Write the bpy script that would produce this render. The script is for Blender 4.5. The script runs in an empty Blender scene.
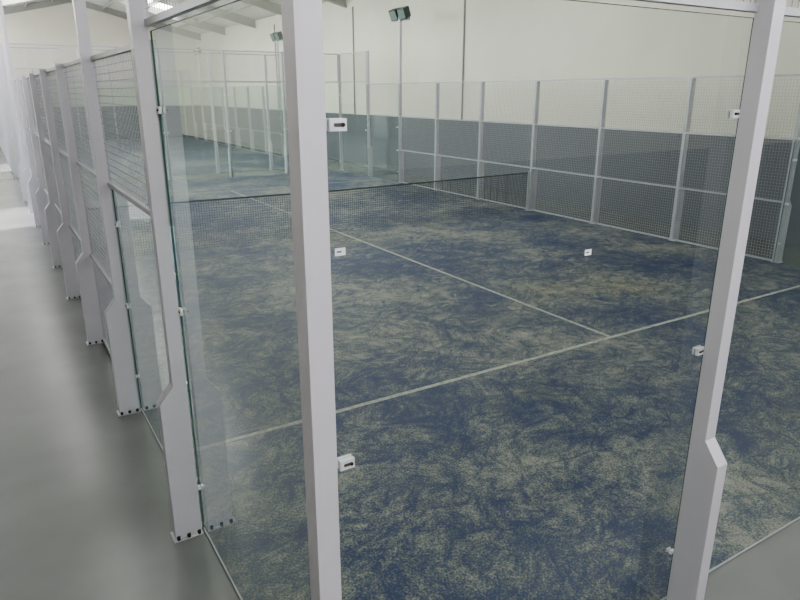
import bpy, bmesh, math, random
from mathutils import Vector, Matrix
random.seed(3)
D=bpy.data; S=bpy.context.scene
try: S.view_settings.look='AgX - Medium High Contrast'
except Exception as ex: print(ex)

# ---------------- materials ----------------
def newmat(name):
    m=D.materials.new(name); m.use_nodes=True
    nt=m.node_tree; nt.nodes.clear()
    out=nt.nodes.new('ShaderNodeOutputMaterial')
    return m,nt,out
def N(nt,t,**kw):
    n=nt.nodes.new(t)
    for k,v in kw.items():
        if hasattr(n,k): setattr(n,k,v)
    return n
def principled(name,col,rough=0.5,metal=0.0,noise=0.0,nscale=5.0,spec=0.5,bump=0.0):
    m,nt,out=newmat(name)
    p=N(nt,'ShaderNodeBsdfPrincipled')
    p.inputs['Roughness'].default_value=rough; p.inputs['Metallic'].default_value=metal
    p.inputs['Specular IOR Level'].default_value=spec
    tc=N(nt,'ShaderNodeNewGeometry'); nz=N(nt,'ShaderNodeTexNoise')
    nz.inputs['Scale'].default_value=nscale; nz.inputs['Detail'].default_value=5
    nt.links.new(tc.outputs['Position'],nz.inputs['Vector'])
    r=N(nt,'ShaderNodeValToRGB')
    r.color_ramp.elements[0].position=0.3; r.color_ramp.elements[1].position=0.7
    a=[max(0,c*(1-noise)) for c in col]; b=[min(1,c*(1+noise)) for c in col]
    r.color_ramp.elements[0].color=(*a,1); r.color_ramp.elements[1].color=(*b,1)
    nt.links.new(nz.outputs['Fac'],r.inputs['Fac'])
    nt.links.new(r.outputs['Color'],p.inputs['Base Color'])
    if bump>0:
        bp=N(nt,'ShaderNodeBump'); bp.inputs['Strength'].default_value=bump
        nt.links.new(nz.outputs['Fac'],bp.inputs['Height']); nt.links.new(bp.outputs[0],p.inputs['Normal'])
    nt.links.new(p.outputs[0],out.inputs[0])
    return m
def emit(name,col,s):
    m,nt,out=newmat(name); e=N(nt,'ShaderNodeEmission')
    e.inputs[0].default_value=(*col,1); e.inputs[1].default_value=s
    nt.links.new(e.outputs[0],out.inputs[0]); return m
def glass(name,tint,f0=.028):
    m,nt,out=newmat(name)
    t=N(nt,'ShaderNodeBsdfTransparent'); t.inputs[0].default_value=(*tint,1)
    g=N(nt,'ShaderNodeBsdfGlossy'); g.inputs['Roughness'].default_value=0.0
    g.inputs[0].default_value=(0.95,1,0.97,1)
    geo=N(nt,'ShaderNodeNewGeometry'); L=nt.links.new
    dot=N(nt,'ShaderNodeVectorMath',operation='DOT_PRODUCT'); L(geo.outputs['Normal'],dot.inputs[0]); L(geo.outputs['Incoming'],dot.inputs[1])
    def mth(op,a,b=None):
        n=N(nt,'ShaderNodeMath',operation=op)
        for i,v in enumerate((a,b)):
            if v is None: continue
            if isinstance(v,(int,float)): n.inputs[i].default_value=v
            else: L(v,n.inputs[i])
        return n.outputs[0]
    c=mth('ABSOLUTE',dot.outputs['Value']); c=mth('SUBTRACT',1.0,c); c=mth('POWER',c,5.0)
    F=mth('ADD',mth('MULTIPLY',c,1-f0),f0)
    R=mth('DIVIDE',mth('MULTIPLY',F,2.0),mth('ADD',F,1.0))
    mx=N(nt,'ShaderNodeMixShader')
    L(R,mx.inputs[0]); L(t.outputs[0],mx.inputs[1]); L(g.outputs[0],mx.inputs[2])
    L(mx.outputs[0],out.inputs[0]); return m
def wallmat(name,split=1.9):
    m,nt,out=newmat(name)
    p=N(nt,'ShaderNodeBsdfPrincipled'); p.inputs['Roughness'].default_value=0.7
    g=N(nt,'ShaderNodeNewGeometry'); sx=N(nt,'ShaderNodeSeparateXYZ')
    nt.links.new(g.outputs['Position'],sx.inputs[0])
    c=N(nt,'ShaderNodeMath',operation='GREATER_THAN'); c.inputs[1].default_value=split
    nt.links.new(sx.outputs['Z'],c.inputs[0])
    nz=N(nt,'ShaderNodeTexNoise'); nz.inputs['Scale'].default_value=0.8; nz.inputs['Detail'].default_value=4
    nt.links.new(g.outputs['Position'],nz.inputs['Vector'])
    mx=N(nt,'ShaderNodeMix',data_type='RGBA')
    mx.inputs['A'].default_value=(0.165,0.172,0.20,1); mx.inputs['B'].default_value=(0.84,0.82,0.71,1)
    nt.links.new(c.outputs[0],mx.inputs['Factor'])
    m2=N(nt,'ShaderNodeMix',data_type='RGBA',blend_type='MULTIPLY'); m2.inputs['Factor'].default_value=1
    r=N(nt,'ShaderNodeValToRGB'); r.color_ramp.elements[0].position=.3; r.color_ramp.elements[0].color=(.94,.94,.94,1); r.color_ramp.elements[1].position=.7
    nt.links.new(nz.outputs['Fac'],r.inputs['Fac'])
    nt.links.new(mx.outputs['Result'],m2.inputs['A']); nt.links.new(r.outputs['Color'],m2.inputs['B'])
    nt.links.new(m2.outputs['Result'],p.inputs['Base Color'])
    nt.links.new(p.outputs[0],out.inputs[0]); return m
def turfmat(name):
    m,nt,out=newmat(name); L=nt.links.new
    p=N(nt,'ShaderNodeBsdfPrincipled'); p.inputs['Roughness'].default_value=0.5; p.inputs['Specular IOR Level'].default_value=0.5
    g=N(nt,'ShaderNodeNewGeometry')
    wn=N(nt,'ShaderNodeTexNoise'); wn.inputs['Scale'].default_value=0.9; wn.inputs['Detail'].default_value=2
    L(g.outputs['Position'],wn.inputs['Vector'])
    ws=N(nt,'ShaderNodeVectorMath',operation='SUBTRACT'); ws.inputs[1].default_value=(.5,.5,.5); L(wn.outputs['Color'],ws.inputs[0])
    wm=N(nt,'ShaderNodeVectorMath',operation='SCALE'); wm.inputs['Scale'].default_value=1.2; L(ws.outputs[0],wm.inputs[0])
    wa=N(nt,'ShaderNodeVectorMath',operation='ADD'); L(g.outputs['Position'],wa.inputs[0]); L(wm.outputs[0],wa.inputs[1])
    def noise(scale,detail=4,rough=0.55,sc=None,rot=0,dist=0):
        n=N(nt,'ShaderNodeTexNoise'); n.inputs['Scale'].default_value=scale; n.inputs['Detail'].default_value=detail
        n.inputs['Roughness'].default_value=rough; n.inputs['Distortion'].default_value=dist
        if sc:
            m0=N(nt,'ShaderNodeMapping'); m0.inputs['Rotation'].default_value=(0,0,rot); L(wa.outputs[0],m0.inputs['Vector'])
            mp=N(nt,'ShaderNodeMapping'); mp.inputs['Scale'].default_value=sc
            L(m0.outputs[0],mp.inputs['Vector']); L(mp.outputs[0],n.inputs['Vector'])
        else: L(g.outputs['Position'],n.inputs['Vector'])
        return n.outputs['Fac']
    def math_(op,a,b):
        n=N(nt,'ShaderNodeMath',operation=op)
        for i,v in enumerate((a,b)):
            if isinstance(v,(int,float)): n.inputs[i].default_value=v
            else: L(v,n.inputs[i])
        return n.outputs[0]
    big=noise(0.5,3,0.6,dist=0.5); med=noise(3.0,10,0.85,dist=0.2)
    st1=noise(12,4,0.65,(1,0.12,1),0.5,.3); st2=noise(12,4,0.65,(1,.12,1),2.1,.3); st3=noise(11,4,0.65,(1,0.14,1),1.2,.3)
    fine=noise(70,3,0.8)
    s=math_('MULTIPLY',big,0.8); s=math_('ADD',s,math_('MULTIPLY',med,1.1))
    s=math_('ADD',s,math_('MULTIPLY',math_('MINIMUM',math_('MINIMUM',st1,st2),st3),1.15))
    s=math_('ADD',s,math_('MULTIPLY',fine,1.3))
    s=math_('MULTIPLY',s,1/4.35)
    r=N(nt,'ShaderNodeValToRGB'); cr=r.color_ramp
    cr.elements[0].position=.430; cr.elements[0].color=(0.010,0.027,0.112,1)
    cr.elements[1].position=.560; cr.elements[1].color=(0.37,0.36,0.315,1)
    e=cr.elements.new(.460); e.color=(0.022,0.046,0.125,1)
    e=cr.elements.new(.485); e.color=(0.095,0.110,0.125,1)
    L(s,r.inputs['Fac']); 
    yl=noise(0.33,2,0.5); yr=N(nt,'ShaderNodeValToRGB'); yr.color_ramp.elements[0].position=.56; yr.color_ramp.elements[1].position=.72
    L(yl,yr.inputs['Fac'])
    mx=N(nt,'ShaderNodeMix',data_type='RGBA',blend_type='MULTIPLY'); mx.inputs['B'].default_value=(1.0,0.95,0.65,1)
    L(math_('MULTIPLY',yr.outputs[0],0.5),mx.inputs['Factor']); L(r.outputs[0],mx.inputs['A'])
    L(mx.outputs['Result'],p.inputs['Base Color'])
    b=N(nt,'ShaderNodeBump'); b.inputs['Strength'].default_value=0.3; b.inputs['Distance'].default_value=0.006
    L(fine,b.inputs['Height']); L(b.outputs[0],p.inputs['Normal'])
    L(p.outputs[0],out.inputs[0]); return m

M_post=principled('white_painted_steel',(0.64,0.625,0.68),0.38,0,0.03,3)
M_frame=principled('galvanised_frame',(0.46,0.47,0.50),0.4,0.3,0.05,8)
M_wire=principled('fence_wire',(0.40,0.41,0.43),0.45,0.3,0.02)
M_bolt=principled('black_bolt',(0.02,0.02,0.02),0.5)
M_clip=principled('steel_clip',(0.85,0.86,0.88),0.3,0.2,0.05,30)
M_slot=principled('clip_slot',(0.08,0.08,0.09),0.5)
M_lab=principled('white_label',(0.88,0.89,0.88),0.5)
M_blue=principled('blue_print',(0.05,0.12,0.45),0.5)
M_glass=glass('tempered_glass',(0.91,0.965,0.94))
M_edge=principled('glass_edge_green',(0.08,0.15,0.13),0.15)
M_turf=turfmat('sanded_blue_turf')
M_line=principled('court_line_paint',(0.44,0.44,0.39),0.8,0,0.3,25)
M_floor=principled('painted_concrete',(0.21,0.22,0.215),0.25,0,0.10,1.3)
M_wall=wallmat('two_tone_wall')
M_ceil=principled('white_roof_sheet',(0.80,0.79,0.75),0.6,0,0.03,2)
M_steel=principled('roof_steel',(0.38,0.38,0.36),0.5,0,0.05,2)
M_net=principled('black_net_cord',(0.02,0.022,0.025),0.8)
M_tape=principled('net_tape',(0.12,0.125,0.13),0.8)
M_win=emit('daylight_glazing',(0.97,0.98,1.0),17.0)
M_addwin=emit('added_light_glazing_south',(0.99,0.98,1.0),12.0)  # glow for the added south windows behind the camera
M_addsky=emit('added_skylight_glow',(1.0,0.99,0.95),12.0)  # glow for the added roof skylights
M_lampb=principled('lamp_housing',(0.05,0.075,0.065),0.4)
M_lampg=principled('lamp_lens',(0.25,0.33,0.30),0.1,0.2)
M_cond=principled('grey_conduit',(0.30,0.30,0.29),0.5)
M_out=principled('outside_ground',(0.4,0.38,0.34),0.9)

# ---------------- mesh helpers ----------------
class B:
    def __init__(s): s.v=[];s.f=[];s.mi=[];s.mats=[]
    def _m(s,m):
        if m not in s.mats: s.mats.append(m)
        return s.mats.index(m)
    def box(s,a,b,m):
        x0,y0,z0=a;x1,y1,z1=b;i=len(s.v)
        s.v+=[(x0,y0,z0),(x1,y0,z0),(x1,y1,z0),(x0,y1,z0),(x0,y0,z1),(x1,y0,z1),(x1,y1,z1),(x0,y1,z1)]
        for q in ((3,2,1,0),(4,5,6,7),(0,1,5,4),(1,2,6,5),(2,3,7,6),(3,0,4,7)):
            s.f.append(tuple(i+k for k in q)); s.mi.append(s._m(m))
    def quad(s,pts,m):
        i=len(s.v); s.v+=pts; s.f.append(tuple(range(i,i+len(pts)))); s.mi.append(s._m(m))
    def prism(s,prof,y0,y1,m):
        i=len(s.v); n=len(prof)
        s.v+=[(x,y0,z) for x,z in prof]+[(x,y1,z) for x,z in prof]
        k=s._m(m)
        s.f.append(tuple(i+j for j in range(n))); s.mi.append(k)
        s.f.append(tuple(i+n+j for j in reversed(range(n)))); s.mi.append(k)
        for j in range(n):
            s.f.append((i+j,i+n+j,i+n+(j+1)%n,i+(j+1)%n)); s.mi.append(k)
    def cyl(s,c,r,z0,z1,m,n=10,axis='z'):
        i=len(s.v);k=s._m(m)
        for h in (z0,z1):
            for j in range(n):
                a=2*math.pi*j/n; u,w=r*math.cos(a),r*math.sin(a)
                if axis=='z': s.v.append((c[0]+u,c[1]+w,h))
                elif axis=='y': s.v.append((c[0]+u,h,c[1]+w))
                else: s.v.append((h,c[0]+u,c[1]+w))
        s.f.append(tuple(i+j for j in range(n)));s.mi.append(k)
        s.f.append(tuple(i+n+j for j in range(n)));s.mi.append(k)
        for j in range(n):
            s.f.append((i+j,i+(j+1)%n,i+n+(j+1)%n,i+n+j)); s.mi.append(k)
    def mesh(s,name):
        me=D.meshes.new(name); me.from_pydata(s.v,[],s.f)
        for m in s.mats: me.materials.append(m)
        me.polygons.foreach_set('material_index',s.mi)
        bm=bmesh.new(); bm.from_mesh(me); bmesh.ops.recalc_face_normals(bm,faces=bm.faces); bm.to_mesh(me); bm.free()
        me.update(); return me
def obj(name,me,loc=(0,0,0),rz=0,parent=None):
    o=D.objects.new(name,me); S.collection.objects.link(o); o.location=loc; o.rotation_euler=(0,0,rz)
    if parent: o.parent=parent
    return o

# ---------------- reusable meshes ----------------
def post_mesh(h,gus=True,lamp=False):
    b=B(); xo,xi=-0.10,-0.02
    b.box((xo,-.04,0.012),(xi,.04,h),M_post)
    if gus:
        b.prism([(xo-0.085,0.012),(xo+.001,0.012),(xo+.001,1.06),(xo-0.085,0.95)],-.04,.04,M_post)
        b.box((xo-.10,-.055,0),(xi+.005,.055,0.012),M_post)
        for x in (xo-.07,xo-.005,xi-.02):
            for y in (-.048,):
                b.cyl((x,y),.011,.010,.032,M_bolt,8)
    b.box((xo-.003,-.043,h),(xi+.003,.043,h+.006),M_post)
    if lamp:
        z=h-.12
        b.box((xo-.03,-.45,z),(xo,.45,z+.05),M_post)
        for s_ in (-.23,.23):
            prof=[(0.02,z+.02),(0.13,z+.30),(-0.05,z+.38),(-0.14,z+.12)]
            prof=[(x+xo+.06,zz) for x,zz in prof]
            b.prism(prof,s_-.19,s_+.19,M_lampb)
            p0=Vector((prof[0][0],0,prof[0][1]));p1=Vector((prof[1][0],0,prof[1][1]))
            n=Vector((.005,0,-.0015)); q0=p0.lerp(p1,.1)+n;q1=p0.lerp(p1,.9)+n
            b.quad([(q0.x,s_-.16,q0.z),(q0.x,s_+.16,q0.z),(q1.x,s_+.16,q1.z),(q1.x,s_-.16,q1.z)],M_lampg)
            b.box((xo-.03,s_-.205,z),(xo,s_-.19,z+.25),M_lampb)
            b.box((xo-.03,s_+.19,z),(xo,s_+.205,z+.25),M_lampb)
    return b.mesh('steel_post_mesh')
P3=post_mesh(3.0); P4=post_mesh(4.0); PL=post_mesh(4.85,True,True)
b=B(); b.box((-.10,-.10,.012),(-.02,-.02,4),M_post); b.box((-.14,-.14,0),(.0,.0,.012),M_post)
b.box((-.103,-.103,4),(-.017,-.017,4.006),M_post)
for x,y in ((-.125,-.125),(-.01,-.125),(-.125,-.01)): b.cyl((x,y),.009,.01,.03,M_bolt,8)
PC=b.mesh('corner_post_mesh')
_c={}
def mesh_panel(w,h,rails=()):
    k=('m',round(w,3),h,rails)
    if k in _c: return _c[k]
    b=B(); t=.0017; f=.032
    X=-.02
    b.box((X-.016,.0,0),(X+.016,f,h),M_frame); b.box((X-.016,w-f,0),(X+.016,w,h),M_frame)
    b.box((X-.016,f,0),(X+.016,w-f,f),M_frame); b.box((X-.016,f,h-f),(X+.016,w-f,h),M_frame)
    for r in rails: b.box((X-.016,f,r-f/2),(X+.016,w-f,r+f/2),M_frame)
    n=int(round((w-2*f)/.05))
    for i in range(1,n):
        y=f+(w-2*f)*i/n; b.box((X-t,y-t,f),(X+t,y+t,h-f),M_wire)
    n=int(round((h-2*f)/.05))
    for i in range(1,n):
        z=f+(h-2*f)*i/n; b.box((X-3*t,f,z-t),(X-t,w-f,z+t),M_wire)
    _c[k]=b.mesh('wire_mesh_panel_mesh'); return _c[k]
def clip(b,y,z,big):
    s=1 if y<1 else -1
    w=.055 if big else .03; hh=.018 if big else .01
    y0,y1=sorted((y,y+s*w))
    b.box((-.02,y0,z-hh),(-.004,y1,z+hh),M_clip)
    b.box((.004,y0,z-hh),(.012,y1,z+hh),M_clip)
    if big:
        b.box((-.022,y0+.014,z-.005),(-.0195,y1-.014,z+.005),M_slot)
        b.cyl((y+s*w*.75,z),.006,-.026,-.02,M_bolt,8,'x')
def glass_panel(w,h):
    k=('g',round(w,3),h)
    if k in _c: return _c[k]
    b=B(); g=.006; e=.005
    b.quad([(0,g,.012),(0,w-g,.012),(0,w-g,h),(0,g,h)],M_glass)
    b.box((-e,g-.002,.012),(e,g,h),M_edge); b.box((-e,w-g,.012),(e,w-g+.002,h),M_edge)
    b.box((-e,g,h),(e,w-g,h+.002),M_edge); b.box((-e,g,.004),(e,w-g,.012),M_frame)
    zs=(.34,1.52,2.64) if h>2.5 else (.34,1.0,1.7)
    for z in zs:
        for y in (.03,w-.03): clip(b,y,z,z!=.34)
    _c[k]=b.mesh('glass_panel_mesh'); return _c[k]

W=10.1
def frame_matrix(side,Y0,d):
    if side=='W': return ((0,Y0+d,0),0)
    if side=='E': return ((W,Y0+20-d,0),math.pi)
    if side=='S': return ((W-d,Y0,0),math.pi/2)
    if side=='N': return ((d,Y0+20,0),-math.pi/2)

def court(Y0):
    b=B(); b.box((0.006,Y0+.006,.0005),(W-.006,Y0+19.994,.012),M_turf)
    z0,z1=.012,.0145
    for y in (Y0+3.0,Y0+17.0): b.box((.01,y-.025,z0),(W-.01,y+.025,z1),M_line)
    b.box((4.995,Y0+3.02,z0),(5.045,Y0+16.98,z1),M_line)
    obj('artificial_turf_court',b.mesh('turf'))
    b=B(); yn=Y0+10
    def top(x): return .92-.04*(1-abs(x-W/2)/(W/2))
    n=220; t=.0022
    for i in range(n+1):
        x=.06+(W-.12)*i/n; b.box((x-t,yn-t,.02),(x+t,yn+t,top(x)-.03),M_net)
    H2=W/2
    for j in range(0,20):
        z=.03+j*.0445; f_=z/.9
        for s0,s1 in ((.06,H2),(H2,W-.06)):
            za,zb=f_*top(s0),f_*top(s1)
            b.quad([(s0,yn,za-t),(s1,yn,zb-t),(s1,yn,zb+t),(s0,yn,za+t)],M_net)
    for s0,s1 in ((.06,H2),(H2,W-.06)):
        for yy in (-.006,.006):
            b.quad([(s0,yn+yy,top(s0)-.03),(s1,yn+yy,top(s1)-.03),(s1,yn+yy,top(s1)),(s0,yn+yy,top(s0))],M_tape)
        b.quad([(s0,yn-.006,top(s0)),(s1,yn-.006,top(s1)),(s1,yn+.006,top(s1)),(s0,yn+.006,top(s0))],M_tape)
    for x in (.05,W-.05): 
        b.cyl((x,yn),.025,.013,.94,M_frame,12)
        b.box((x-.04,yn-.08,.0125),(x+.04,yn+.08,.02),M_frame)
    obj('padel_net',b.mesh('net'))
    for side in 'WE':
        for d in range(2,20,2):
            me={2:P4,18:P4,4:PL,16:PL}.get(d,P3)
            loc,r=frame_matrix(side,Y0,d)
            obj('floodlight_pole' if me is PL else 'steel_post',me,loc,r)
        segs=[(0,2),(2,4)]+[(a,a+2) for a in range(4,16,2)]+[(16,18),(18,20)]
        for a,c in segs:
            loc,r=frame_matrix(side,Y0,a)
            if a in (0,18):
                obj('glass_wall_panel',glass_panel(2,3.03),loc,r)
                obj('wire_mesh_panel',mesh_panel(2,.95),(loc[0],loc[1],3.05),r)
            elif a in (2,16):
                obj('glass_wall_panel',glass_panel(2,2.0),loc,r)
                obj('wire_mesh_panel',mesh_panel(2,.98),(loc[0],loc[1],2.01),r)
            else:
                obj('wire_mesh_panel',mesh_panel(2,2.98,(1.0,2.0)),(loc[0],loc[1],.02),r)
    ds=[0,2.06,4.05,6.05,8.04,W]
    for side in 'SN':
        for i in range(5):
            a,c=ds[i],ds[i+1]
            # the south wall is laid out from the east corner
            loc,r=frame_matrix(side,Y0,a)
            obj('glass_wall_panel',glass_panel(c-a,3.03),loc,r)
            obj('wire_mesh_panel',mesh_panel(c-a,.95),(loc[0],loc[1],3.05),r)
            if i: obj('steel_post',P4,loc,r)
    for (x,y,r) in ((0,0,0),(W,0,math.pi/2),(W,20,math.pi),(0,20,-math.pi/2)):
        obj('corner_post',PC,(x,Y0+y,0),r)
court(0); court(21.7)

for x,z in ((.06,2.26),(1.16,2.12)):
    b=B(); b.box((x-.018,-.0045,z-.012),(x+.018,-.003,z+.012),M_lab); b.box((x-.012,-.005,z-.002),(x+.004,-.0045,z+.003),M_blue)
    obj('glass_sticker',b.mesh('sticker'))

# ---------------- hall ----------------
XL,XR,YS,YN=-2.7,11.8,-4.6,43.6; EV=6.2; RG=7.9; XM=(XL+XR)/2
b=B(); b.box((XL-.2,YS-.2,-.2),(XR+.2,YN+.2,0),M_floor); obj('floor',b.mesh('floor'))
b=B(); b.box((XR,YS,0),(XR+.2,YN,EV),M_wall); obj('wall_east',b.mesh('we'))
doors=[(13.5,16.5),(25.5,28.5),(38,40.5)]
WZ0,WZ1=4.35,5.6
b=B(); y=YS
wins=[]
for a,c in doors:
    b.box((XL-.2,y,0),(XL,a,3.0),M_wall); y=c
b.box((XL-.2,y,0),(XL,YN,3.0),M_wall)
b.box((XL-.2,YS,3.0),(XL,YN,WZ0),M_wall); b.box((XL-.2,YS,WZ1),(XL,YN,EV),M_wall)
b.box((XL-.2,YS,WZ0),(XL,9,WZ1),M_wall)
y=9
while y<YN-.1:
    y2=min(y+1.0,YN); b.box((XL-.2,y,WZ0),(XL,y2,WZ1),M_wall)
    wa,wb=y2,min(y2+3.3,YN)
    if wb-wa>.3: wins.append((wa,wb))
    y=wb
obj('wall_west',b.mesh('ww'))
for i,(a,c) in enumerate(wins):
    w=B(); w.box((XL-.12,a,WZ0),(XL-.10,c,WZ1),M_win)
    for yy in (a,(a+c)/2-.03,c-.06): w.box((XL-.1,yy,WZ0),(XL-.04,yy+.06,WZ1),M_steel)
    w.box((XL-.1,a,WZ0),(XL-.04,c,WZ0+.06),M_steel); w.box((XL-.1,a,WZ1-.06),(XL-.04,c,WZ1),M_steel)
    obj('added_window_%d'%(i+1),w.mesh('win'))
for i,(a,c) in enumerate(doors):
    w=B(); w.box((XL-.22,a,0),(XL+.02,a+.07,3.0),M_steel); w.box((XL-.22,c-.07,0),(XL+.02,c,3.0),M_steel); w.box((XL-.22,a,2.93),(XL+.02,c,3.0),M_steel)
    obj('door_%d'%(i+1),w.mesh('door'))
def gable(name,y0,y1):
    b=B(); b.prism([(XL-.2,0),(XR+.2,0),(XR+.2,EV),(XM,RG),(XL-.2,EV)],y0,y1,M_wall); return obj(name,b.mesh(name))
gable('wall_north',YN,YN+.2); gable('wall_south',YS-.2,YS)
k=len(wins)
for i,x in enumerate((-2,1.4,4.8,8.2)):  # south windows added to light post fronts, set high to avoid glass reflections
    z0,z1=4.3,5.8
    w=B(); w.box((x,YS+.005,z0),(x+2.8,YS+.02,z1),M_addwin)
    for xx in (x,x+1.37,x+2.74): w.box((xx,YS+.02,z0),(xx+.06,YS+.07,z1),M_steel)
    w.box((x,YS+.02,z0),(x+2.8,YS+.07,z0+.06),M_steel); w.box((x,YS+.02,z1-.06),(x+2.8,YS+.07,z1),M_steel)
    obj('added_window_%d'%(k+i+1),w.mesh('win'))
b=B()
for xa,xb in ((XL-.2,XM),(XR+.2,XM)):
    b.prism([(xa,EV),(xb,RG),(xb,RG+.1),(xa,EV+.1)],YS-.2,YN+.2,M_ceil)
obj('ceiling',b.mesh('ceil'))
def rz(x): return EV+(RG-EV)*(1-abs(x-XM)/(XM-XL+.2))
b=B()
yy=YS+2.2
while yy<YN:
    for xa,xb in ((XL,XM),(XR,XM)):
        za,zb=rz(xa),rz(xb)
        b.prism([(xa,za-.42),(xb,zb-.32),(xb,zb-.28),(xa,za-.38)],yy-.09,yy+.09,M_steel)
        b.prism([(xa,za-.40),(xb,zb-.30),(xb,zb-.01),(xa,za-.01)],yy-.008,yy+.008,M_steel)
    yy+=5.0
for x in [XL+.9+1.35*i for i in range(10)]:
    z=rz(x); b.box((x-.03,YS,z-.14),(x+.03,YN,z-.02),M_steel)
obj('roof_truss',b.mesh('truss'))
b=B()  # skylights added as light sources, denser toward the far end
for yy in (9.5,16,21,24,27,30,33,36):
    for s_ in (-1,1):
        x0,x1=XM+s_*2.2,XM+s_*4.6
        b.quad([(x0,yy,rz(x0)-.012),(x1,yy,rz(x1)-.012),(x1,yy+1.6,rz(x1)-.012),(x0,yy+1.6,rz(x0)-.012)],M_addsky)
obj('added_roof_skylight',b.mesh('added_skyl'))
for i,yy in enumerate((5.9,15.0,22,30)):
    b=B(); b.cyl((XR-.03,yy),.025,1.92,EV-.4,M_cond,10); obj('wall_conduit',b.mesh('cond'))
b=B(); b.box((-60,-60,-.3),(XL-.2,90,-.02),M_out); obj('outside_ground',b.mesh('og'))

# ---------------- light ----------------
w=D.worlds.new('World'); S.world=w; w.use_nodes=True
nt=w.node_tree; bg=nt.nodes['Background']
sk=nt.nodes.new('ShaderNodeTexSky'); sk.sky_type='NISHITA'; sk.sun_disc=False; sk.sun_elevation=math.radians(45); sk.sun_rotation=math.radians(-90)
nt.links.new(sk.outputs[0],bg.inputs[0]); bg.inputs[1].default_value=.45
l=D.lights.new('sun','SUN'); l.energy=11; l.angle=math.radians(1); l.color=(1,.97,.93)
o=D.objects.new('sun',l); S.collection.objects.link(o)
o.rotation_euler=Vector((math.cos(math.radians(46)),.15,-math.sin(math.radians(46)))).to_track_quat('-Z','Y').to_euler()

# ---------------- camera ----------------
c=D.cameras.new('cam'); c.sensor_width=36; c.lens=29.475; c.clip_start=.05; c.clip_end=300
o=D.objects.new('camera',c); S.collection.objects.link(o); o.location=(-.82,-1.78,2.73)
o.rotation_euler=(math.radians(90-17.6),0,math.radians(-31.7)); S.camera=o
